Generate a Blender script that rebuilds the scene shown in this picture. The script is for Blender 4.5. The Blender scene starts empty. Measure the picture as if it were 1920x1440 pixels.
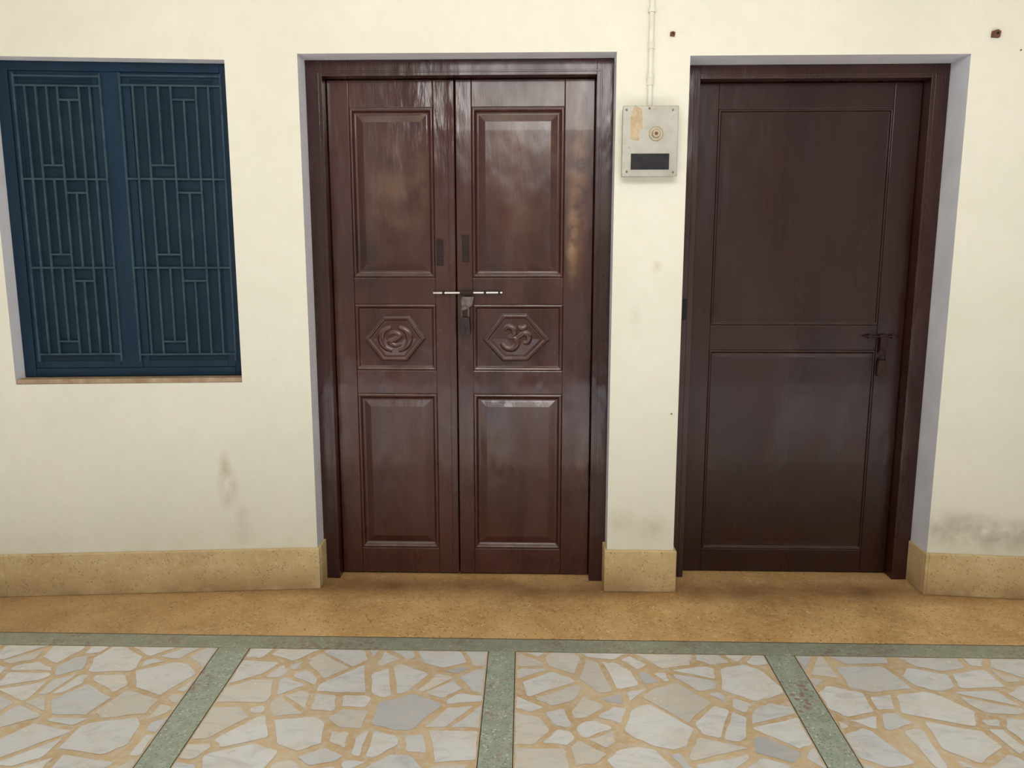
import bpy, math, random
from mathutils import Vector, Euler, Matrix
random.seed(7)
S = bpy.context.scene
COL = S.collection
R = math.radians
# ------------------------------------------------------------------ camera
F = 1450.0; D = 3.15; H = 1.393
PITCH = R(9.06); YAW = R(1.6)
cam = bpy.data.cameras.new('camera'); co = bpy.data.objects.new('camera', cam); COL.objects.link(co)
co.location = (0, -D, H); co.rotation_euler = (R(90) - PITCH, 0, YAW)
cam.sensor_width = 36; cam.lens = F / 1920 * 36; cam.clip_start = .05
S.camera = co
S.view_settings.view_transform = 'Standard'
MR = Euler((R(90) - PITCH, 0, YAW)).to_matrix()
def ray(px, py): return MR @ Vector(((px - 960) / F, -(py - 720) / F, -1))
def hit(px, py, Y=0.0):
    d = ray(px, py); t = (Y + D) / d.y
    return d.x * t, H + d.z * t
def X(px, py, Y=0.0): return hit(px, py, Y)[0]
def Z(px, py, Y=0.0): return hit(px, py, Y)[1]
def FL(px, py):
    d = ray(px, py); t = -H / d.z
    return d.x * t, -D + d.y * t

# ------------------------------------------------------------------ mesh helper
OFF = {}
class MB:
    def __init__(s): s.v = []; s.f = []; s.m = []
    def quad(s, a, b, c, d, m=0):
        n = len(s.v); s.v += [a, b, c, d]; s.f.append((n, n+1, n+2, n+3)); s.m.append(m)
    def hexa(s, p, m=0):      # p: 4 front (y0) ccw seen from -Y, 4 back
        n = len(s.v); s.v += list(p)
        for q in ((0,1,2,3), (7,6,5,4), (0,4,5,1), (1,5,6,2), (2,6,7,3), (3,7,4,0)):
            s.f.append(tuple(n+i for i in q)); s.m.append(m)
    def box(s, x0, x1, y0, y1, z0, z1, m=0):
        s.hexa([(x0,y0,z0),(x1,y0,z0),(x1,y0,z1),(x0,y0,z1),(x0,y1,z0),(x1,y1,z0),(x1,y1,z1),(x0,y1,z1)], m)
    def prism(s, poly, y0, y1, inset=0, m=0):  # polygon in XZ (ccw seen from -Y), y0 front ring shrunk by inset
        n = len(s.v); k = len(poly)
        cx = sum(p[0] for p in poly)/k; cz = sum(p[1] for p in poly)/k
        for (x, z) in poly:
            l = math.hypot(x-cx, z-cz) or 1; t = max(0, 1 - inset/l)
            s.v.append((cx+(x-cx)*t, y0, cz+(z-cz)*t))
        for (x, z) in poly: s.v.append((x, y1, z))
        s.f.append(tuple(range(n, n+k))); s.m.append(m)
        s.f.append(tuple(range(n+2*k-1, n+k-1, -1))); s.m.append(m)
        for i in range(k):
            j = (i+1) % k; s.f.append((n+i, n+k+i, n+k+j, n+j)); s.m.append(m)
    def rings(s, x0, x1, z0, z1, prof, m=0):   # nested rectangles (inset, y), capped
        pr = None
        for (i, y) in prof:
            n = len(s.v)
            s.v += [(x0+i,y,z0+i),(x1-i,y,z0+i),(x1-i,y,z1-i),(x0+i,y,z1-i)]
            if pr is not None:
                for a in range(4):
                    b = (a+1) % 4; s.f.append((pr+a, pr+b, n+b, n+a)); s.m.append(m)
            pr = n
        s.f.append((pr, pr+1, pr+2, pr+3)); s.m.append(m)
    def tube(s, pts, r, n=10, m=0, closed=False):
        pts = [Vector(p) for p in pts]; K = len(pts); base = len(s.v); up = None
        for i, p in enumerate(pts):
            if closed: t = pts[(i+1) % K] - pts[i-1]
            else: t = pts[min(i+1, K-1)] - pts[max(i-1, 0)]
            t.normalize()
            if up is None:
                up = Vector((0,0,1)) if abs(t.z) < .9 else Vector((1,0,0))
            a = t.cross(up).normalized(); up = a.cross(t).normalized()
            rr = r[i] if isinstance(r, (list, tuple)) else r
            for k in range(n):
                q = 2*math.pi*k/n; s.v.append(tuple(p + a*math.cos(q)*rr + up*math.sin(q)*rr))
        for i in range(K if closed else K-1):
            for k in range(n):
                j = (i+1) % K
                s.f.append((base+i*n+k, base+i*n+(k+1)%n, base+j*n+(k+1)%n, base+j*n+k)); s.m.append(m)
        if not closed:
            s.f.append(tuple(base+k for k in range(n-1, -1, -1))); s.m.append(m)
            s.f.append(tuple(base+(K-1)*n+k for k in range(n))); s.m.append(m)
    def disc(s, cx, cz, y0, y1, r, n=24, inset=.001, m=0):
        s.prism([(cx+r*math.cos(2*math.pi*k/n), cz+r*math.sin(2*math.pi*k/n)) for k in range(n)], y0, y1, inset, m)
    def build(s, name, mats, parent=None, bevel=0, smooth=False, yf=None, seg=2):
        off = OFF.get(parent.name, Vector((0,0,0))) if parent else Vector((0,0,0))
        me = bpy.data.meshes.new(name)
        vs = s.v if yf is None else [(a, b + yf(a), c) for a, b, c in s.v]
        me.from_pydata([tuple(Vector(v) - off) for v in vs], [], s.f)
        if not isinstance(mats, (list, tuple)): mats = [mats]
        for m in mats: me.materials.append(m)
        for p, mi in zip(me.polygons, s.m): p.material_index = mi; p.use_smooth = smooth
        me.update()
        o = bpy.data.objects.new(name, me); COL.objects.link(o)
        if parent: o.parent = parent; OFF[o.name] = off
        if bevel:
            b = o.modifiers.new('bevel', 'BEVEL'); b.width = bevel; b.segments = seg; b.limit_method = 'ANGLE'; b.angle_limit = R(35)
        return o
def tag(o, label, cat, group=None, kind=None):
    o['label'] = label; o['category'] = cat
    if group: o['group'] = group
    if kind: o['kind'] = kind
    return o
def empty(name, loc):
    o = bpy.data.objects.new(name, None); COL.objects.link(o); o.location = loc; o.empty_display_size = .1
    OFF[o.name] = Vector(loc); return o

# ------------------------------------------------------------------ materials
def srgb(r, g, b):
    def c(v):
        v /= 255
        return v/12.92 if v <= .04045 else ((v+.055)/1.055)**2.4
    return (c(r), c(g), c(b), 1)
class NT:
    def __init__(s, name):
        s.mat = bpy.data.materials.new(name); s.mat.use_nodes = True
        s.t = s.mat.node_tree; s.p = s.t.nodes['Principled BSDF']
        g = s.t.nodes.new('ShaderNodeNewGeometry'); s.pos = g.outputs['Position']; s.nor = g.outputs['True Normal']
    def n(s, typ, **kw):
        o = s.t.nodes.new(typ)
        for k, v in kw.items(): setattr(o, k, v)
        return o
    def set(s, sock, v):
        if isinstance(v, bpy.types.NodeSocket): s.t.links.new(v, sock)
        else: sock.default_value = v
    def noise(s, scale, detail=4, rough=.55, vec=None, stretch=None, dist=0):
        v = vec or s.pos
        if stretch:
            mp = s.n('ShaderNodeVectorMath', operation='MULTIPLY'); s.set(mp.inputs[0], v); mp.inputs[1].default_value = stretch; v = mp.outputs[0]
        o = s.n('ShaderNodeTexNoise'); s.set(o.inputs['Vector'], v)
        o.inputs['Scale'].default_value = scale; o.inputs['Detail'].default_value = detail; o.inputs['Roughness'].default_value = rough
        o.inputs['Distortion'].default_value = dist
        return o.outputs['Fac']
    def vor(s, scale, out='Distance', vec=None, feature='F1'):
        o = s.n('ShaderNodeTexVoronoi', feature=feature); s.set(o.inputs['Vector'], vec or s.pos); o.inputs['Scale'].default_value = scale
        return o.outputs[out]
    def rng(s, v, a, b, c=0, d=1):
        o = s.n('ShaderNodeMapRange'); s.set(o.inputs[0], v)
        for i, q in enumerate((a, b, c, d)): o.inputs[i+1].default_value = q
        return o.outputs[0]
    def math(s, op, a, b=0.0):
        o = s.n('ShaderNodeMath', operation=op); s.set(o.inputs[0], a); s.set(o.inputs[1], b); return o.outputs[0]
    def mix(s, f, a, b, mode='MIX'):
        o = s.n('ShaderNodeMix', data_type='RGBA', blend_type=mode); s.set(o.inputs[0], f); s.set(o.inputs[6], a); s.set(o.inputs[7], b)
        return o.outputs[2]
    def sep(s, v):
        o = s.n('ShaderNodeSeparateXYZ'); s.set(o.inputs[0], v); return o.outputs
    def blob(s, c, r, lo=.35, hi=.7, ns=14, pw=1.0):   # mask round a point, for stains and painted sheen
        a = s.n('ShaderNodeVectorMath', operation='SUBTRACT'); s.set(a.inputs[0], s.pos); a.inputs[1].default_value = c
        b = s.n('ShaderNodeVectorMath', operation='DIVIDE'); s.set(b.inputs[0], a.outputs[0]); b.inputs[1].default_value = r
        l = s.n('ShaderNodeVectorMath', operation='LENGTH'); s.set(l.inputs[0], b.outputs[0])
        return s.math('MULTIPLY', s.rng(l.outputs['Value'], 1, .1), s.rng(s.noise(ns, 5), lo, hi, 0, pw))
    def bump(s, h, strength=.3, dist=.01):
        o = s.n('ShaderNodeBump'); o.inputs['Strength'].default_value = strength; o.inputs['Distance'].default_value = dist
        s.set(o.inputs['Height'], h); s.set(s.p.inputs['Normal'], o.outputs[0])
    def out(s, col=None, rough=None, metal=None, spec=None, coat=None):
        for k, v in (('Base Color', col), ('Roughness', rough), ('Metallic', metal), ('Specular IOR Level', spec), ('Coat Weight', coat)):
            if v is not None: s.set(s.p.inputs[k], v)
        return s.mat

def m_wall():
    t = NT('cream_limewash'); c = t.mix(t.rng(t.noise(1.3, 4), .35, .65), srgb(223,220,203), srgb(231,227,212))
    c = t.mix(t.rng(t.noise(18, 5), .4, .75, 0, .2), c, srgb(214,208,187))
    for (px, py, rx, rz, w, col) in ((435,905,.05,.12,.9,(186,164,144)), (462,975,.04,.12,.6,(190,172,154)), (1232,500,.03,.03,.6,(190,175,160)),
            (1165,975,.07,.07,.6,(196,184,156)), (1225,985,.09,.08,.6,(196,184,156)), (1860,1000,.40,.10,.9,(168,163,142)), (1790,985,.16,.09,.65,(174,168,148)), (1190,590,.03,.05,.4,(200,190,170)),
            (430,870,.03,.08,.5,(190,168,145))):
        x, z = hit(px, py); c = t.mix(t.blob((x, 0, z), (rx, .6, rz), .3, .65, 13, w), c, srgb(*col))
    zz = t.sep(t.pos)[2]
    c = t.mix(t.math('MULTIPLY', t.rng(zz, .34, .14), t.rng(t.noise(7, 4), .35, .7, 0, .5)), c, srgb(205,197,168))
    t.bump(t.noise(45, 5, .6), .25, .004)
    return t.out(c, .75, spec=.25)
def m_reveal():
    t = NT('pale_grey_white_reveal'); c = t.mix(t.rng(t.noise(6, 4), .35, .7), srgb(220,221,228), srgb(206,207,215))
    t.bump(t.noise(40, 5), .2, .004); return t.out(c, .7, spec=.25)
def m_base():
    t = NT('tan_terrazzo_skirting'); c = t.mix(t.rng(t.noise(5, 5), .3, .7), srgb(214,190,144), srgb(196,168,120))
    c = t.mix(t.rng(t.noise(40, 4, .7), .5, .72, 0, .6), c, srgb(224,206,168))
    ch = t.rng(t.vor(110), .22, .38, 1, 0); sel = t.rng(t.noise(30, 2), .50, .58, 0, .75)
    c = t.mix(t.math('MULTIPLY', ch, sel), c, srgb(134,108,76))
    zz = t.sep(t.pos)[2]
    c = t.mix(t.math('MULTIPLY', t.rng(zz, .11, 0), t.rng(t.noise(9, 4), .3, .6, .2, .8)), c, srgb(152,122,80))
    c = t.mix(t.rng(t.noise(4, 5, .7), .55, .7, 0, .25), c, srgb(158,132,96))
    t.bump(t.noise(60, 4), .3, .004); return t.out(c, .55, spec=.3)
def m_terrazzo():
    t = NT('ochre_terrazzo'); c = t.mix(t.rng(t.noise(3.0, 6, .65), .38, .64), srgb(214,174,118), srgb(184,142,88))
    c = t.mix(t.rng(t.noise(36, 4, .7), .5, .72, 0, .65), c, srgb(222,190,142))
    ch = t.rng(t.vor(90), .22, .38, .85, 0); sel = t.rng(t.noise(50, 2), .49, .55)
    c = t.mix(t.math('MULTIPLY', ch, sel), c, srgb(120,92,60))
    ch2 = t.rng(t.vor(70), .18, .32, 1, 0); c = t.mix(t.math('MULTIPLY', ch2, t.rng(t.noise(33, 2), .53, .58, 0, .8)), c, srgb(230,212,174))
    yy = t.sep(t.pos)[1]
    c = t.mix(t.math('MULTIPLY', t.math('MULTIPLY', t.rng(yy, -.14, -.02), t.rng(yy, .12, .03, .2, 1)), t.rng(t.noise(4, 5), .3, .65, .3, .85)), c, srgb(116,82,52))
    c = t.mix(t.rng(t.noise(5, 6, .7), .57, .72, 0, .45), c, srgb(146,112, 76))
    c = t.mix(t.math('MULTIPLY', t.rng(t.sep(t.pos)[0], -.6, -2.2), .45), c, srgb(128,102,78))  # shade over the left floor painted into the colour
    t.bump(t.noise(50, 4), .12, .003)
    return t.out(c, t.rng(t.noise(8, 4), .3, .7, .22, .46), spec=.5)
def m_matrix():
    t = NT('ochre_joint_mortar'); c = t.mix(t.rng(t.noise(4, 6, .65), .35, .65), srgb(210,186,150), srgb(190,160,120))
    c = t.mix(t.rng(t.noise(40, 4, .65), .46, .66, 0, .7), c, srgb(206,198,184))
    return t.out(c, .32, spec=.5)
def m_green():
    t = NT('green_terrazzo_strip'); c = t.mix(t.rng(t.noise(22, 5), .35, .65), srgb(146,158,142), srgb(166,173,158))
    c = t.mix(t.rng(t.vor(90), .2, .36, .65, 0), c, srgb(110,120,102))
    c = t.mix(t.math('MULTIPLY', t.rng(t.vor(70), .2, .34, .9, 0), t.rng(t.noise(40, 2), .5, .54)), c, srgb(200,200,186))
    c = t.mix(t.math('MULTIPLY', t.rng(t.noise(4.5, 2), .50, .60), t.rng(t.vor(50), .3, .5, .75, 0)), c, srgb(146,106,98))
    c = t.mix(t.rng(t.noise(6, 5, .7), .5, .7, 0, .25), c, srgb(154,142,118))
    yy = t.sep(t.pos)[1]
    c = t.mix(t.math('MULTIPLY', t.rng(yy, -.60, -.52), .4), c, srgb(122,110,84))
    return t.out(c, .36, spec=.45)
def m_line():
    t = NT('black_divider_line'); return t.out(t.mix(t.noise(40), srgb(46,46,38), srgb(80,76,60)), .5)
def m_marble():
    t = NT('broken_marble'); a = t.n('ShaderNodeAttribute'); a.attribute_name = 'tint'
    v = t.noise(9, 7, .62, stretch=(1, 2.2, 1), dist=1.6)
    c = t.mix(t.rng(v, .50, .72, 0, .5), a.outputs['Color'], srgb(168,168,170))
    c = t.mix(t.rng(t.noise(10, 6, .65), .47, .72, 0, .6), c, srgb(208,194,170))
    return t.out(c, t.rng(t.noise(10, 3), .3, .7, .14, .3), spec=.5)
def m_bounce_ground():
    t = NT('pale_bounce_ground'); c = t.mix(t.rng(t.noise(2, 5), .35, .65), srgb(204,208,216), srgb(184,190,200)); return t.out(c, .7)  # unseen ground, added pale for bounce and sheen on the doors
def m_paint(name, dark, light, sc=3.0, r0=.14, r1=.44, bumps=.3, patch=True, coat=.25, glow=1.3, n2w=.3, fine=.25, spec=.5, ledge_highlight=.5):
    t = NT(name)
    n1 = t.noise(sc, 5, .6, stretch=(1.6, 1, .4)); c = t.mix(t.rng(n1, .35, .68), srgb(*dark), srgb(*light))
    n2 = t.noise(30, 4, .6, stretch=(1.8, 1, .3))
    c = t.mix(t.rng(n2, .5, .78, 0, n2w), c, srgb(*[min(255, q*glow) for q in light]))
    rgh = t.rng(t.noise(3.2, 4, .5, stretch=(1.6, 1, .5)), .34, .66, r0, r1)
    if patch:  # worn paint, plus sheen and reflections painted into the colour
        for (px, py, rx, rz, w, col) in ((1084,330,.05,.5,.9,(126,92,62)), (1072,450,.03,.22,.95,(150,118,86)), (735,370,.15,.36,.95,(98,71,54)), (965,320,.15,.36,.95,(98,71,54)),
                (690,480,.09,.2,.8,(36,18,14)), (925,480,.08,.2,.7,(38,20,16)), (1010,170,.3,.06,.5,(88,62,50)), (1035,300,.07,.3,.6,(96,70,54)), (790,330,.05,.3,.6,(98,72,56)),
                (1095,880,.05,.4,.5,(100,68,58)), (1125,600,.03,.5,.5,(104,76,60)), (640,700,.04,.7,.4,(96,68,58)), (830,800,.05,.3,.4,(96,68,60))):
            x, z = hit(px, py, .155); c = t.mix(t.blob((x, .15, z), (rx, .4, rz), .35, .58, 6 if rx > .1 else 12, w), c, srgb(*col))
    # pale highlight painted on upward-facing ledges of the mouldings
    if ledge_highlight:
        up = t.rng(t.sep(t.nor)[2], .12, .5, 0, ledge_highlight); c = t.mix(t.math('MULTIPLY', up, t.rng(t.noise(9, 4), .3, .6, .4, 1)), c, srgb(150,136,130))
    t.bump(t.math('ADD', t.math('MULTIPLY', t.noise(6, 2, stretch=(1.5,1,.7)), 2.2), t.math('MULTIPLY', t.noise(55, 4, stretch=(1.6,1,.3)), fine)), bumps, .012)
    return t.out(c, rgh, spec=spec, coat=coat)
def m_simple(name, a, b, rough=.5, metal=0, sc=20, bump=.1, spec=.5):
    t = NT(name); c = t.mix(t.rng(t.noise(sc, 5), .35, .68), srgb(*a), srgb(*b)); t.bump(t.noise(sc*3, 3), bump, .002)
    return t.out(c, rough, metal, spec)
def m_boxmetal():
    t = NT('aged_grey_meter_box_paint'); c = t.mix(t.rng(t.noise(14, 5), .35, .7), srgb(178,174,163), srgb(160,155,143))
    c = t.mix(t.rng(t.noise(45, 5, .7), .58, .7, 0, .6), c, srgb(150,126,102))
    t.bump(t.noise(50, 4), .15, .002); return t.out(c, .42, .15, .5)

M = dict(wall=m_wall(), reveal=m_reveal(), base=m_base(), terr=m_terrazzo(), mortar=m_matrix(), green=m_green(), line=m_line(), marble=m_marble(), bounce_ground=m_bounce_ground(),
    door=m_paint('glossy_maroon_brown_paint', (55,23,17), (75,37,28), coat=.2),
    door2=m_paint('dark_brown_gloss_paint', (38,14,10), (48,21,16), patch=False, coat=.08, bumps=.22, n2w=.12, fine=.12, r0=.22, r1=.40, spec=.4, ledge_highlight=.15),
    frame=m_paint('brown_frame_paint', (46,19,15), (60,28,22), patch=False, coat=.12, n2w=.2, ledge_highlight=0),
    blue=m_paint('deep_blue_oil_paint', (9,38,58), (13,48,70), sc=5, r0=.5, r1=.7, bumps=.2, patch=False, coat=0, glow=1.1, spec=.3, ledge_highlight=0),
    blued=m_paint('dusky_blue_paint', (9,35,54), (13,43,63), sc=5, r0=.5, r1=.7, bumps=.2, patch=False, coat=0, glow=1.1, spec=.3, ledge_highlight=0),
    bars=m_simple('dusty_grey_blue_bars', (42,62,76), (60,78,88), .7, spec=.25), net=m_simple('dark_blue_shutter', (18,38,52), (27,48,60), .7, sc=5, spec=.22),
    sill=m_simple('tan_sill', (150,122,92), (178,156,128), .7), steel=m_simple('bright_steel', (170,165,160), (200,196,190), .3, .8),
    dull=m_simple('dull_worn_steel', (70,56,52), (124,112,112), .5, .3, sc=50),
    painted=m_simple('brown_painted_iron', (38,17,13), (48,24,19), .5, spec=.3), brass=m_simple('tarnished_brass_lock', (32,19,16), (48,31,26), .45, .2),
    hole=m_simple('black_recess', (14,10,10), (20,15,14), .8), box=m_boxmetal(), boxwin=m_simple('black_meter_glass', (28,24,26), (44,38,38), .15),
    paper=m_simple('yellowed_paper', (196,178,146), (172,146,112), .8, sc=40), cond=m_simple('painted_conduit', (226,223,209), (214,210,197), .5),
    wood=m_simple('old_brown_wood_plug', (96,58,44), (128,82,62), .8, sc=60, bump=.5), rust=m_simple('rusty_screw', (110,86,66), (140,120,98), .5, .5),
    seal=m_simple('seal_metal', (160,148,126), (182,170,146), .5, .3))

# ------------------------------------------------------------------ wall
def yw(x):
    kx = [(-4.5, -.34), (-2.2, -.13), (-.90, -.01), (1.66, .0), (2.2, -.05), (4.5, -.26)]
    for (a, ya), (b, yb) in zip(kx, kx[1:]):
        if x <= b: return ya + (yb-ya)*max(0, (x-a)/(b-a))
    return kx[-1][1]
def hw(px, py, off=0.0):      # hit the slightly bowed wall
    Y = off
    for _ in range(8): x, z = hit(px, py, Y); Y = off + yw(x)
    return x, z
d1x0 = X(578,570); d1x1 = X(1147,565); d1z1 = Z(850,100)
d2x0 = X(1277,600); d2x1 = X(1779,572); d2z1 = Z(1550,103)
wx0 = hw(30,722)[0]; wx1 = hw(437,410)[0]; wz1 = hw(300,110)[1]; wz0 = hw(250,719)[1]
TOP = 3.0; BK = .42
w = MB()
xs = [-4.2, -2.9, wx0, -1.8, wx1, d1x0, d1x1, d2x0, d2x1, 2.2, 4.2]
def fq(x0, x1, z0, z1): w.quad((x0,yw(x0),z0),(x1,yw(x1),z0),(x1,yw(x1),z1),(x0,yw(x0),z1))
for a, b in zip(xs, xs[1:]):
    if a >= wx0-1e-6 and b <= wx1+1e-6: fq(a,b,0,wz0); fq(a,b,wz1,TOP)
    elif a == d1x0: fq(a,b,d1z1,TOP)
    elif a == d2x0: fq(a,b,d2z1,TOP)
    else: fq(a,b,0,TOP)
def reveal(x0, x1, z0, z1, sill):
    a, b = yw(x0), yw(x1)
    w.quad((x0,a,z0),(x0,a,z1),(x0,BK,z1),(x0,BK,z0),1); w.quad((x1,b,z1),(x1,b,z0),(x1,BK,z0),(x1,BK,z1),1)
    w.quad((x0,a,z1),(x1,b,z1),(x1,BK,z1),(x0,BK,z1),1)
    if sill: w.quad((x1,b,z0),(x0,a,z0),(x0,BK,z0),(x1,BK,z0),1)
reveal(wx0,wx1,wz0,wz1,True); reveal(d1x0,d1x1,0,d1z1,False); reveal(d2x0,d2x1,0,d2z1,False)
w.quad((4.2,BK,0),(-4.2,BK,0),(-4.2,BK,TOP),(4.2,BK,TOP))
tag(w.build('wall_back', [M['wall'], M['reveal']]), 'cream limewashed wall with openings for one window and two brown doors', 'wall', kind='structure')
m = MB(); m.box(-4.2, 4.2, -3.0, BK, TOP, TOP+.12); tag(m.build('added_roof', M['wall']), 'unseen flat roof slab added to keep sun off the wall', 'added_roof', kind='structure')  # unseen roof, added to block the sun over wall and near floor
m = MB(); m.box(-7, 7, -6.3, -6.1, 0, 2.1); tag(m.build('added_wall_front', M['wall']), 'unseen low wall added opposite the doors to limit their sheen', 'wall', kind='structure')  # unseen wall, added to bound the sunlit strip mirrored in the doors

# ------------------------------------------------------------------ floor (one slab; pattern lives in its mesh)
Y1 = FL(960,1198)[1]; Y2 = FL(960,1222)[1]; YE = -2.6; ln = .003
fb = MB()
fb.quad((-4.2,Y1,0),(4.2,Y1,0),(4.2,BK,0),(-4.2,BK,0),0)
fb.quad((-4.2,Y2,0),(4.2,Y2,0),(4.2,Y1,0),(-4.2,Y1,0),2)
fb.quad((-4.2,YE,0),(4.2,YE,0),(4.2,Y2,0),(-4.2,Y2,0),1)
fb.quad((-7,-9,0),(7,-9,0),(7,YE,0),(-7,YE,0),5)
for s in (-1, 1): fb.quad(*( [(4.2*s,YE,0),(7*s,YE,0),(7*s,BK,0),(4.2*s,BK,0)] if s > 0 else [(-7,YE,0),(-4.2,YE,0),(-4.2,BK,0),(-7,BK,0)] ), 1)
fb.quad((-4.2,Y1-ln,.0004),(4.2,Y1-ln,.0004),(4.2,Y1+ln*.3,.0004),(-4.2,Y1+ln*.3,.0004),3)
fb.quad((-4.2,Y2-ln*.3,.0004),(4.2,Y2-ln*.3,.0004),(4.2,Y2+ln*.4,.0004),(-4.2,Y2+ln*.4,.0004),3)
def line(pt, pb):
    (xa, ya), (xb, yb) = FL(*pt), FL(*pb); k = (xb-xa)/(yb-ya); return lambda y: xa + k*(y-ya)
strips = [(line((403,1224),(249,1440)), line((464,1224),(320,1440))), (line((915,1224),(893,1440)), line((967,1224),(962,1440))), (line((1433,1230),(1551,1440)), line((1490,1230),(1619,1440)))]
def shift(p, dx): return (lambda y, f=p[0]: f(y)+dx, lambda y, f=p[1]: f(y)+dx)
sp = .5*(strips[2][0](Y2) - strips[0][0](Y2))
strips = [shift(strips[0], -2*sp), shift(strips[0], -sp)] + strips + [shift(strips[2], sp), shift(strips[2], 2*sp)]
for (a, b) in strips:
    z = .0006
    fb.quad((a(YE),YE,z),(b(YE),YE,z),(b(Y2),Y2,z),(a(Y2),Y2,z),2)
    for g, s in ((a, 1), (b, -1)):
        q = [(g(YE),YE,.001),(g(YE)+s*ln,YE,.001),(g(Y2)+s*ln,Y2,.001),(g(Y2),Y2,.001)]
        if s < 0: q = [q[1], q[0], q[3], q[2]]
        fb.quad(*q, 3)
# broken marble: clipped voronoi cells
rnd = random.Random(31)
def clip(poly, nx, ny, c):     # keep nx*x+ny*y <= c
    out = []
    for i in range(len(poly)):
        p, q = poly[i], poly[(i+1) % len(poly)]
        dp = nx*p[0]+ny*p[1]-c; dq = nx*q[0]+ny*q[1]-c
        if dp <= 0: out.append(p)
        if dp*dq < 0:
            t = dp/(dp-dq); out.append((p[0]+(q[0]-p[0])*t, p[1]+(q[1]-p[1])*t))
    return out
tints = {}
def dedupe(poly, d=.012):
    cl = [poly[0]]
    for q in poly[1:]:
        if math.hypot(q[0]-cl[-1][0], q[1]-cl[-1][1]) > d: cl.append(q)
    if len(cl) > 3 and math.hypot(cl[0][0]-cl[-1][0], cl[0][1]-cl[-1][1]) < d: cl.pop()
    return cl
def area2(cl): return abs(sum(cl[k][0]*cl[(k+1)%len(cl)][1]-cl[(k+1)%len(cl)][0]*cl[k][1] for k in range(len(cl))))/2
def stone(cl):
    if len(cl) < 3 or area2(cl) < .0006: return
    for k in range(len(cl)):
        a, b, c_ = Vector(cl[k-1]), Vector(cl[k]), Vector(cl[(k+1) % len(cl)])
        if (a-b).length < 1e-5 or (c_-b).length < 1e-5 or (a-b).angle(c_-b) < R(24): return
    ol = []      # chipped outline with slightly softened corners
    for k in range(len(cl)):
        a, b, c_ = cl[k-1], cl[k], cl[(k+1) % len(cl)]
        la = math.hypot(a[0]-b[0], a[1]-b[1]); lc = math.hypot(c_[0]-b[0], c_[1]-b[1]); ct = rnd.uniform(.003, .010)
        ta = min(.25, ct/la); tc_ = min(.25, ct/lc)
        ol.append((b[0]+(a[0]-b[0])*ta, b[1]+(a[1]-b[1])*ta)); ol.append((b[0]+(c_[0]-b[0])*tc_, b[1]+(c_[1]-b[1])*tc_))
        if lc > .05:
            for t in (rnd.uniform(.3, .45), rnd.uniform(.55, .7)):
                s_ = rnd.uniform(-.001, .0045)/lc
                ol.append((b[0]+(c_[0]-b[0])*t - (c_[1]-b[1])*s_, b[1]+(c_[1]-b[1])*t + (c_[0]-b[0])*s_))
    n = len(fb.v)
    for q in ol: fb.v.append((q[0], q[1], .0009))
    fb.f.append(tuple(range(n, n+len(ol)))); fb.m.append(4)
    u = rnd.random(); k = rnd.uniform(-9, 6)
    base = (212,211,209) if u < .68 else (210,204,194) if u < .86 else (204,205,207) if u < .97 else (186,186,188)
    tints[len(fb.f)-1] = srgb(*[max(0, min(255, b+k)) for b in base])
def marble(quad):
    x0 = min(p[0] for p in quad); x1 = max(p[0] for p in quad); y0, y1 = YE, Y2
    pts = []
    for tries in range(6000):
        p = (rnd.uniform(x0, x1), rnd.uniform(y0, y1)); big = tries < 40
        r = rnd.choice((.13, .15)) if big else rnd.choice((.075, .09, .105, .12, .13))
        if all(math.hypot(p[0]-q[0], p[1]-q[1]) > (r+q[2])*.5 for q in pts): pts.append((p[0], p[1], r))
    for i, p in enumerate(pts):
        near = sorted((math.hypot(p[0]-q[0], p[1]-q[1]), j) for j, q in enumerate(pts) if j != i)[:18]
        poly = list(quad); g0 = rnd.uniform(.003, .008)
        for d, j in near:
            q = pts[j]; nx, ny = (q[0]-p[0])/d, (q[1]-p[1])/d
            mid = d*.5 + (p[2]**2 - q[2]**2)/(2*d)*.7
            a = (math.sin((p[0]+q[0])*91.7+(p[1]+q[1])*57.3))*.38; ca, sa = math.cos(a), math.sin(a); nx2, ny2 = nx*ca-ny*sa, nx*sa+ny*ca
            cxm, cym = p[0]+nx*mid, p[1]+ny*mid
            poly = clip(poly, nx2, ny2, nx2*cxm+ny2*cym - g0 - rnd.uniform(.001, .007))
            if len(poly) < 3: break
        if len(poly) < 3: continue
        poly = dedupe(poly)
        if len(poly) < 3: continue
        if area2(poly) > .010 and rnd.random() < .3:
            cx = sum(q[0] for q in poly)/len(poly); cy = sum(q[1] for q in poly)/len(poly)
            a = rnd.uniform(0, math.pi); nx, ny = math.cos(a), math.sin(a); c0 = nx*cx+ny*cy+rnd.uniform(-.02,.02); g = rnd.uniform(.004,.009)
            for pa in (clip(poly, nx, ny, c0-g), clip(poly, -nx, -ny, -c0-g)):
                if len(pa) > 2: stone(dedupe(pa))
        else: stone(poly)
for (l, r_) in zip(strips, strips[1:]):
    a, b = l[1], r_[0]
    marble([(a(YE)+.004,YE),(b(YE)-.004,YE),(b(Y2)-.004,Y2-.004),(a(Y2)+.004,Y2-.004)])
fo = fb.build('floor', [M['terr'], M['mortar'], M['green'], M['line'], M['marble'], M['bounce_ground']])
at = fo.data.color_attributes.new('tint', 'FLOAT_COLOR', 'CORNER')
for p in fo.data.polygons:
    c = tints.get(p.index, (.5,.5,.5,1))
    for li in p.loop_indices: at.data[li].color = c
tag(fo, 'broken white marble floor with green terrazzo strips and ochre border', 'floor', kind='structure')

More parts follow.
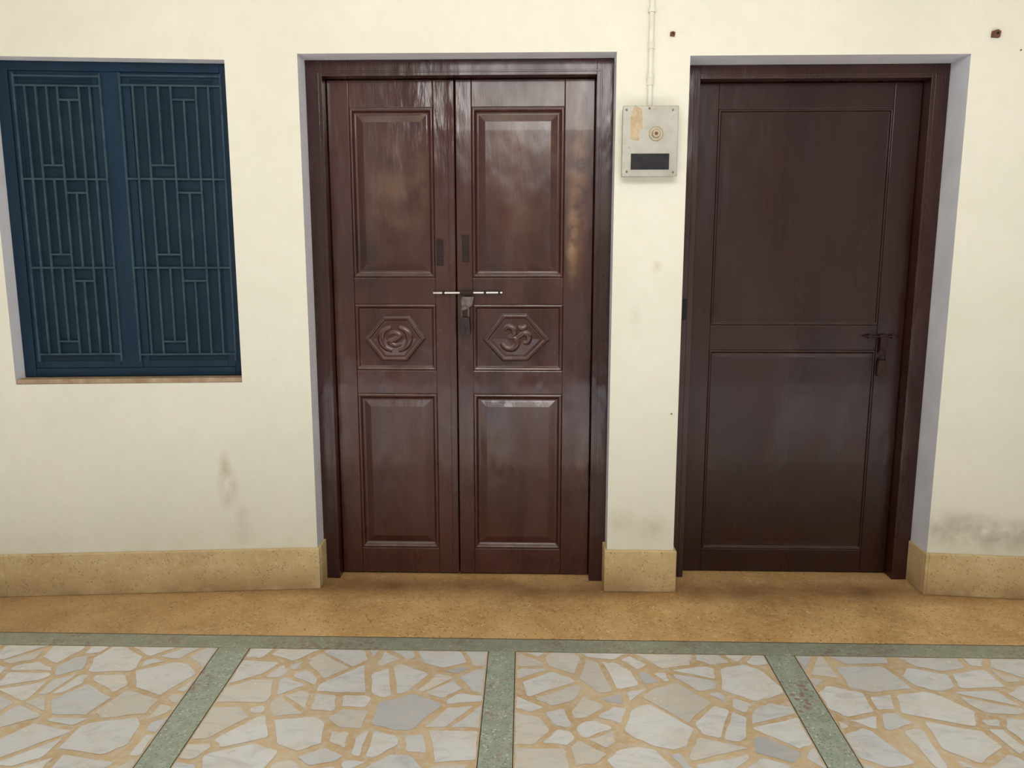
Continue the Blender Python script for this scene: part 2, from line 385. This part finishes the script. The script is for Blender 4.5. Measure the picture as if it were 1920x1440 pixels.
# ------------------------------------------------------------------ baseboards
bt = .02
def bb(name, label, x0, x1, pyz, ret0=None, ret1=None, knots=()):
    m = MB(); z1 = pyz; kx = [x0] + [k for k in knots if x0 < k < x1] + [x1]
    for a, b in zip(kx, kx[1:]):
        m.hexa([(a,yw(a)-bt,0),(b,yw(b)-bt,0),(b,yw(b)-bt,z1),(a,yw(a)-bt,z1),(a,yw(a)-.0005,0),(b,yw(b)-.0005,0),(b,yw(b)-.0005,z1),(a,yw(a)-.0005,z1)])
    if ret0: m.box(x0, x0+.0115, -.0, ret0, 0, z1)
    if ret1: m.box(x1-.0115, x1, -.0, ret1, 0, z1)
    tag(m.build(name, M['base'], bevel=.003), label, 'skirting', kind='structure')
zb = Z(1200, 1033, -bt)
bb('baseboard_left', 'tan terrazzo skirting under the blue window, left of the double door', -4.2, d1x0+.011, zb, ret1=.088, knots=(-2.2,-.9))
bb('baseboard_middle', 'short tan skirting piece between the two brown doors', d1x1-.011, d2x0+.011, zb, ret0=.088, ret1=.138)
bb('baseboard_right', 'tan terrazzo skirting right of the single brown door', d2x1-.011, 4.2, zb, ret0=.138, knots=(1.66,2.2))

# ------------------------------------------------------------------ window
win = empty('window_1', ((wx0+wx1)/2, 0, wz0)); tag(win, 'deep blue window with patterned iron grille', 'window', kind='structure')
def wp(px, py, off): return hw(px, py, off)
fy = .060
m = MB()
L0 = wx0 + .001; R0 = wx1 - .001; T0 = wz1 - .001; B0 = wz0 + .022
lw, rw, tw, bw = .045, .045, .035, .035
mx0 = wp(205,410,fy)[0]; mx1 = wp(246,410,fy)[0]
m.box(L0, L0+lw, fy, fy+.08, B0, T0); m.box(R0-rw, R0, fy, fy+.08, B0, T0)
m.box(L0+lw, R0-rw, fy, fy+.08, T0-tw, T0); m.box(L0+lw, R0-rw, fy, fy+.08, B0, B0+bw)
m.build('window_frame', M['blued'], win, bevel=.003, yf=yw)
m = MB(); m.box(mx0, mx1, fy+.003, fy+.08, B0+bw, T0-tw)
m.build('mullion', M['blue'], win, bevel=.003, yf=yw)
for (a, b) in ((L0+lw, mx0), (mx1, R0-rw)):
    m = MB(); s = .03; y0 = fy+.006; y1 = fy+.05
    m.box(a+.0005, a+s, y0, y1, B0+bw, T0-tw); m.box(b-s, b-.0005, y0, y1, B0+bw, T0-tw)
    m.box(a+s, b-s, y0, y1, T0-tw-s, T0-tw); m.box(a+s, b-s, y0, y1, B0+bw, B0+bw+s)
    sh = m.build('shutter', M['blued'], win, bevel=.002, yf=yw)
    m = MB(); m.box(a+s, b-s, y0+.004, y0+.014, B0+bw+s, T0-tw-s)
    m.build('shutter_panel', M['net'], sh, yf=yw)
for gi, (pa, pb) in enumerate(((50, 208), (244, 428))):
    yg = fy + .001; y0g, y1g = yg-.005, yg+.003
    a = wp(pa,410,yg)[0]; b = wp(pb,410,yg)[0]; pm = (pa+pb)/2
    a = max(a, L0+.006); b = min(b, R0-.004)
    zz = lambda py: wp(pm, py, yg)[1]
    m = MB(); r = .0038
    nV = 9
    V = [a + (b-a)*i/(nV-1) for i in range(nV)]
    def hb(x0, x1, z): m.box(x0-r, x1+r, y0g+.001, y1g, z-r, z+r)
    def vb(x, z0, z1): m.box(x-r, x+r, y0g, y1g-.001, z0, z1)
    rows = [zz(161), zz(336), zz(502), zz(664)]; q = .053
    for z in rows: hb(V[0], V[-1], z)
    hb(V[0], V[-1], zz(143))
    # bottom box spans V[2]..V[4], top box V[4]..V[6]; their middle bars stop short
    for i, x in enumerate(V):
        if i in (3, 5): continue
        if i == 0 or i == nV-1: vb(x, rows[3]-.03, zz(143)+.01)
        else:
            for z1_, z0_ in zip(rows, rows[1:]): vb(x, z0_, z1_)
    for z1_, z0_ in zip(rows, rows[1:]):
        hb(V[4], V[6], z1_-q); hb(V[2], V[4], z0_+q)
        vb(V[3], z0_+q, z1_); vb(V[5], z0_, z1_-q)
    m.build('grille', M['bars'], win, yf=yw)
m = MB(); m.box(L0, R0, .003, fy+.08, wz0, wz0+.02); m.build('window_sill', M['sill'], win, bevel=.003, yf=yw)

# ------------------------------------------------------------------ doors
def door_frame(x0, x1, z1, y, wd, wt, root):
    m = MB(); x0 += .0015; x1 -= .0015; z1 -= .0015; y1 = y+.12
    m.box(x0, x0+wd, y, y1, 0, z1); m.box(x1-wd, x1, y, y1, 0, z1); m.box(x0+wd, x1-wd, y+.0004, y1, z1-wt, z1)
    for a, b, c, d in ((x0+wd-.022, x0+wd-.014, 0, z1-wt+.014), (x1-wd+.014, x1-wd+.022, 0, z1-wt+.014), (x0+wd-.022, x1-wd+.022, z1-wt+.012, z1-wt+.019)):
        m.box(a, b, y-.0022, y+.002, c, d)
    m.build('door_frame', M['frame'], root, bevel=.0012)
    return x0+wd, x1-wd, z1-wt
def leaf(root, x0, x1, z0, z1, y, cols, rows, mat, prof, th=.036):
    pl, pr = cols; m = MB()
    m.box(x0, pl, y, y+th, z0, z1); m.box(pr, x1, y, y+th, z0, z1)
    zc = [z1] + [q for r_ in rows for q in r_] + [z0]
    for a, b in zip(zc[0::2], zc[1::2]): m.box(pl, pr, y+.0006, y+th, b, a)
    lf = m.build('door_leaf', mat, root, bevel=.003)
    for i, (t, b) in enumerate(rows):
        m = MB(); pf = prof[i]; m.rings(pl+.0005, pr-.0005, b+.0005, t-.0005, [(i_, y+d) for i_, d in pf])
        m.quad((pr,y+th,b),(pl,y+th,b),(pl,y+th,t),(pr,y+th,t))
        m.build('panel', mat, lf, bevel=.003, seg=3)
    return lf
ly = .145
d1 = empty('door_1', ((d1x0+d1x1)/2, ly, 0)); tag(d1, 'glossy maroon brown double door with carved diamond plaques and raised panels', 'door', kind='structure')
ix0, ix1, iz1 = door_frame(d1x0, d1x1, d1z1, .085, .066, .060, d1)
cxm = X(857, 610, ly)
rows = [(Z(860,201,ly), Z(860,521,ly)), (Z(860,571,ly), Z(860,695,ly)), (Z(860,739,ly), Z(860,1028,ly))]
raised = [(0,.001),(.004,-.004),(.012,-.003),(.018,.012),(.026,.015),(.056,.004),(.066,.004)]
flat = [(0,.001),(.004,-.004),(.012,-.001),(.017,.010),(.03,.010)]
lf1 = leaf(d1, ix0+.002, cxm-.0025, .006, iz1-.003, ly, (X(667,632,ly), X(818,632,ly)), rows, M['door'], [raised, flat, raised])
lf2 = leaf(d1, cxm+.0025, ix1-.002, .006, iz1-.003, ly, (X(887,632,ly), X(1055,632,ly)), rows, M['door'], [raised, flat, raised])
m = MB(); m.box(cxm-.030, cxm-.003, ly-.005, ly+.004, .01, iz1-.005); m.build('meeting_bead', M['door'], lf1, bevel=.003)
def cat(pts, n=7):
    out = []
    for i in range(len(pts)-1):
        p0 = pts[max(i-1,0)]; p1 = pts[i]; p2 = pts[i+1]; p3 = pts[min(i+2,len(pts)-1)]
        for k in range(n):
            t = k/n; out.append(tuple(.5*((2*p1[j])+(-p0[j]+p2[j])*t+(2*p0[j]-5*p1[j]+4*p2[j]-p3[j])*t*t+(-p0[j]+3*p1[j]-3*p2[j]+p3[j])*t**3) for j in (0,1)))
    out.append(pts[-1]); return out
def plaque(lf, pxs, strokes, name):
    pts = [hit(px, py, ly) for px, py in pxs][::-1]
    cx = sum(p[0] for p in pts)/len(pts); cz = (max(p[1] for p in pts)+min(p[1] for p in pts))/2
    m = MB(); n = len(pts); rg = []
    for sc_, y in ((1.0, ly+.010), (.97, ly-.006), (.93, ly-.013), (.85, ly-.013), (.80, ly-.007), (.70, ly-.007), (.3, ly-.011)):
        b = len(m.v); m.v += [(cx+(x-cx)*sc_, y, cz+(z-cz)*sc_) for x, z in pts]; rg.append(b)
    for a, b in zip(rg, rg[1:]):
        for i in range(n):
            j = (i+1) % n; m.f.append((a+i, a+j, b+j, b+i)); m.m.append(0)
    m.f.append(tuple(rg[-1]+i for i in range(n))); m.m.append(0)
    pq = m.build('carved_plaque', M['door'], lf, bevel=.002)
    m = MB(); s = .066
    for st in strokes:
        c = cat(st); k = len(c)
        m.tube([(cx+x*s, ly-.002, cz+z*s) for x, z in c], [.0115+.0050*math.sin(math.pi*min(1,max(0,i/(k-1)))) for i in range(k)], 12)
    m.build(name, M['door'], lf, smooth=True)
om = [[(-.75,.5),(-.45,.72),(-.1,.52),(-.15,.18),(-.5,.02)], [(-.5,.02),(-.05,-.02),(.1,-.35),(-.15,-.68),(-.6,-.66),(-.9,-.35)],
      [(-.02,-.08),(.3,.12),(.6,.3),(.85,.1),(.78,-.25),(.5,-.3)], [(.16,.74),(.42,.6),(.72,.78)]]
knot = [[(-.25,.75),(-.75,.5),(-.92,.0),(-.7,-.5),(-.2,-.75)], [(.25,.75),(.75,.5),(.92,.0),(.7,-.5),(.2,-.75)],
        [(-.4,.28),(-.05,.42),(.3,.22),(.0,-.02),(-.35,-.2),(.0,-.42),(.4,-.3)]]
plaque(lf1, [(683,635),(719,592),(768,592),(799,635),(765,678),(717,678)], knot, 'carved_motif')
plaque(lf2, [(904,637),(942,588),(989,588),(1032,637),(991,678),(942,678)], om, 'carved_om_symbol')
for lf, (a, b, t, bo) in ((lf1, (818,832,447,498)), (lf2, (866,880,440,492))):
    x0, z1_ = hit(a, t, ly); x1, z0_ = hit(b, bo, ly); m = MB()
    if lf is lf1: x1 = min(x1, cxm-.032)
    m.box(x0, x1, ly-.002, ly+.001, z0_, z1_)
    for i in range(7):
        z = z0_+(z1_-z0_)*(i+.5)/7; m.box(x0+.003, x1-.003, ly-.0055, ly-.0015, z-.004, z+.003)
    m.build('ribbed_plate', M['painted'], lf, bevel=.001)
# sliding bolt
by = ly-.022; zb_ = Z(877,549,by)
bx = lambda px: X(px, 549, by)
m = MB(); m.tube([(bx(812),by,zb_-.001),(bx(942),by,zb_+.0005)], .0055, 14); m.build('bolt_rod', M['steel'], lf2, smooth=False, bevel=.001)
for lf, pa, pb in ((lf1, 829, 834), (lf2, 862, 888), (lf2, 907, 912), (lf2, 934, 938)):
    m = MB(); m.box(bx(pa), bx(pb), by-.007, ly-.0001, zb_-.008, zb_+.008); m.build('bolt_bracket', M['painted'], lf, bevel=.003)
m = MB(); x0, x1 = bx(864), bx(889)
hz = lambda p: Z(877, p, by)
m.prism([(x0+.006,hz(583)),(x0+.026,hz(580)),(x1-.006,hz(572)),(x1,hz(556)),(x0+.004,hz(556)),(x0+.001,hz(566))], by-.013, by-.009, .001)
m.tube([((x0+x1)/2, by-.012, hz(576)), ((x0+x1)/2, ly-.001, hz(576))], .004, 8)
hs = m.build('hasp', M['dull'], lf2, bevel=.0015); hs['label'] = 'worn pale metal hasp below the bolt'
m = MB(); cx, cz = hit(868, 611, ly); m.disc(cx+.012, cz, ly-.004, ly, .021, 20); m.build('lock_plate', M['painted'], lf2, bevel=.001)
m = MB(); cx, cz = hit(1135,517,.085); m.disc(cx-.008, cz, .0845, .089, .005, 12); m.build('nail_hole', M['hole'], d1)

def padlock(label, px, pt, pb, y, mat, wpx):
    x, zt = hit(px, pt, y); zbm = Z(px, pb, y); wd = (X(px+wpx/2, pb, y)-X(px-wpx/2, pb, y)); bh = (zt-zbm)*.62
    o = empty('padlock', (x, y, zbm)); tag(o, label, 'padlock')
    k = []; n = 8; hw_ = wd/2; rc = wd*.22
    for cx_, cz_, a0 in ((x+hw_-rc, zbm+bh-rc*.6, 0), (x-hw_+rc, zbm+bh-rc*.6, 90), (x-hw_+rc*1.4, zbm+rc*1.4, 180), (x+hw_-rc*1.4, zbm+rc*1.4, 270)):
        rr = rc*.6 if a0 < 100 else rc*1.4
        for i in range(n+1):
            a = R(a0+90*i/n); k.append((cx_+rr*math.cos(a), cz_+rr*math.sin(a)))
    m = MB(); m.prism(k, y-.010, y+.008, .002); m.build('lock_body', mat, o, bevel=.0015)
    m = MB(); sr = wd*.30; zt2 = zt-sr-.002
    pts = [(x-sr,y,zbm+bh-.004),(x-sr,y,zt2)] + [(x+sr*math.cos(R(180-18*i)), y, zt2+sr*math.sin(R(180-18*i))) for i in range(1,10)] + [(x+sr,y,zt2),(x+sr,y,zbm+bh-.004)]
    m.tube(pts, .0032, 8); m.build('shackle', M['dull'] if mat is M['brass'] else mat, o, smooth=True)
    m = MB(); m.disc(x, zbm+bh*.42, y-.0108, y-.0095, .0035, 12); m.box(x-.0012, x+.0012, y-.0108, y-.0095, zbm+bh*.15, zbm+bh*.42); m.build('keyhole', M['hole'], o)
padlock('tarnished padlock hanging from the steel bolt of the double door', 872, 572, 630, ly-.036, M['brass'], 21)

# right door
ly2 = .205
d2 = empty('door_2', ((d2x0+d2x1)/2, ly2, 0)); tag(d2, 'plain dark brown single door with two flat panels', 'door', kind='structure')
jx0, jx1, jz1 = door_frame(d2x0, d2x1, d2z1, .14, .070, .052, d2)
rows2 = [(Z(1500,204,ly2), Z(1500,610,ly2)), (Z(1500,657,ly2), Z(1500,1030,ly2))]
fl = [(0,.001),(.003,-.002),(.008,-.001),(.011,.007),(.03,.008)]
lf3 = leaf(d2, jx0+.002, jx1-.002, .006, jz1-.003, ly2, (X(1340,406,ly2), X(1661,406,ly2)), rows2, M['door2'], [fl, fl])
yb2 = ly2-.014; zb2 = Z(1655,631,yb2)
m = MB(); m.tube([(X(1622,631,yb2),yb2,zb2),(X(1685,631,yb2),yb2,zb2)], .0045, 12); m.build('bolt_rod', M['painted'], lf3)
for pa, pb in ((1628,1636),(1650,1664),(1672,1679)):
    m = MB(); m.box(X(pa,631,yb2), X(pb,631,yb2), yb2-.006, ly2-.0001, zb2-.009, zb2+.009); m.build('bolt_bracket', M['painted'], lf3, bevel=.003)
m = MB(); m.box(X(1649,645,yb2), X(1663,645,yb2), yb2-.010, yb2-.006, Z(1655,665,yb2), zb2); m.build('hasp', M['painted'], lf3, bevel=.002)
m = MB()
m.box(jx0-.040, jx0-.024, .1385, .148, Z(1300,600,.14), Z(1300,560,.14)); m.build('striker_slot', M['hole'], d2, bevel=.001)
padlock('dark brown padlock hanging from the bolt of the single door', 1655, 655, 706, ly2-.026, M['painted'], 19)

# ------------------------------------------------------------------ meter box
ty = -.062
ax, az = hit(1168,198,ty); bx1, bz = hit(1269,331,ty)
mb = empty('meter_box', ((ax+bx1)/2, 0, bz)); tag(mb, 'grey metal electric meter box with dark reading window and torn paper', 'meter box')
m = MB(); m.box(ax+.004, bx1-.004, ty+.006, -.0005, bz+.004, az-.004); m.build('box_body', M['box'], mb, bevel=.003)
m = MB(); m.box(ax, bx1, ty, ty+.007, bz, az); cv = m.build('cover', M['box'], mb, bevel=.003)
m = MB(); x0, z1_ = hit(1183,288,ty); x1, z0_ = hit(1254,318,ty)
m.box(x0, x1, ty-.0015, ty+.001, z0_, z1_)
for i in range(6):
    q = x0+(x1-x0)*(.55+.07*i); m.box(q, q+.006, ty-.0025, ty-.0012, z0_+.02+.008*(i%2), z0_+.026+.008*(i%2))
m.build('reading_window', M['boxwin'], cv, bevel=.0008)
m = MB(); cx, cz = hit(1230,251,ty); m.disc(cx, cz, ty-.004, ty, .028, 28, .003); m.disc(cx, cz, ty-.012, ty-.003, .017, 24, .003); m.build('round_seal', M['seal'], cv, bevel=.001)
m = MB(); m.disc(cx, cz, ty-.0128, ty-.0115, .007, 12, .001); m.build('seal_core', M['wood'], cv)
m = MB(); g = [hit(a, b, ty) for a, b in ((1182,262),(1198,264),(1199,243),(1205,240),(1204,204),(1190,199),(1183,215))]; m.prism(g, ty-.0006, ty+.0002, 0); m.build('paper_label', M['paper'], cv)
for a, b in ((1175,206),(1262,206),(1175,322),(1262,323),(1218,203)):
    m = MB(); cx, cz = hit(a, b, ty); m.disc(cx, cz, ty-.003, ty, .0045, 12, .001); m.build('screw', M['rust'], cv)
# conduit
cy = -.014
cx0, cz0 = hit(1218,193,cy); ztop = 2.995
cdx = X(1223, 5, cy)-cx0; czt = Z(1223,5,cy); k = cdx/(czt-cz0)
cd = empty('conduit_pipe', (cx0, 0, az)); tag(cd, 'cream painted conduit pipe running up the wall from the meter box', 'pipe')
cp = lambda z: (cx0 + k*(z-cz0), cy, z)
m = MB(); m.tube([cp(az-.001), cp(ztop)], .0095, 16); m.build('pipe', M['cond'], cd, smooth=False, bevel=.0005)
for pa, pb in ((160,138),(92,80)):
    m = MB(); m.tube([cp(Z(1219,pa,cy)), cp(Z(1219,pb,cy))], .0128, 16); m.build('coupling', M['cond'], cd, bevel=.001)
for pc in (144, 20):
    z = Z(1219,pc,cy); x = cp(z)[0]; m = MB(); m.box(x-.024, x+.024, -.004, -.0005, z-.007, z+.007); m.tube([(x,cy,z-.006),(x,cy,z+.006)], .0145, 16); m.build('saddle_clip', M['cond'], cd, bevel=.001)
# wall plugs and nails
def plug(px, py, s, label, dep):
    x, z = hw(px, py); o = empty('wall_plug', (x, yw(x), z)); tag(o, label, 'wall plug')
    m = MB(); y = yw(x)
    m.prism([(x-s,z-s*.8),(x+s*.8,z-s),(x+s*1.05,z+s*.5),(x+s*.2,z+s),(x-s*.9,z+s*.7)], y-dep, y+.004, .002); m.build('wooden_block', M['wood'], o, bevel=.001)
    m = MB(); m.disc(x+s*.1, z, y-dep-.001, y-dep+.002, s*.35, 10, .0005); m.build('screw_hole', M['hole'], o)
plug(1261, 64, .0105, 'small brown wooden plug in the wall beside the conduit pipe', .010)
plug(1866, 64, .0155, 'larger brown wooden plug in wall above right of single door', .016)
for px, py, lab in ((1259,776,'tiny brown nail in the wall strip between the doors'), (1914,94,'tiny nail in the wall at the far upper right')):
    x, z = hw(px, py); m = MB(); y = yw(x); m.disc(x, z, y-.004, y+.001, .0032, 10, .001); m.disc(x, z, y-.006, y-.0035, .002, 8, .0005)
    tag(m.build('nail', M['wood']), lab, 'nail')

# ------------------------------------------------------------------ light
wd = bpy.data.worlds.new('sky'); S.world = wd; wd.use_nodes = True
nt = wd.node_tree; bg = nt.nodes['Background']
tc = nt.nodes.new('ShaderNodeTexCoord'); sx = nt.nodes.new('ShaderNodeSeparateXYZ'); cr = nt.nodes.new('ShaderNodeValToRGB')
nt.links.new(tc.outputs['Generated'], sx.inputs[0]); nt.links.new(sx.outputs[2], cr.inputs[0]); nt.links.new(cr.outputs[0], bg.inputs[0])
cr.color_ramp.elements[0].position = 0; cr.color_ramp.elements[0].color = (.84,.83,.82,1)
cr.color_ramp.elements[1].position = .6; cr.color_ramp.elements[1].color = (.72,.80,.92,1)
bg.inputs[1].default_value = .62
l = bpy.data.lights.new('sun', 'SUN'); l.energy = 9.2; l.angle = R(1.5); l.color = (1,.97,.94)
o = bpy.data.objects.new('sun', l); COL.objects.link(o); o.location = (0,-5,8)
el = R(67); o.rotation_euler = Vector((.12, math.cos(el), -math.sin(el))).to_track_quat('-Z', 'Y').to_euler()
def area(name, loc, tgt, sx_, sy_, e, col):
    l = bpy.data.lights.new(name, 'AREA'); l.shape = 'RECTANGLE'; l.size = sx_; l.size_y = sy_; l.energy = e; l.color = col
    o = bpy.data.objects.new(name, l); COL.objects.link(o); o.location = loc
    o.rotation_euler = (Vector(tgt)-Vector(loc)).to_track_quat('-Z', 'Y').to_euler()
area('front_fill_light', (.1,-2.4,2.6), (.1,0,.8), 1.4, .6, 29, (1,.99,.96))  # added fill aimed at the wall, stands for no lamp
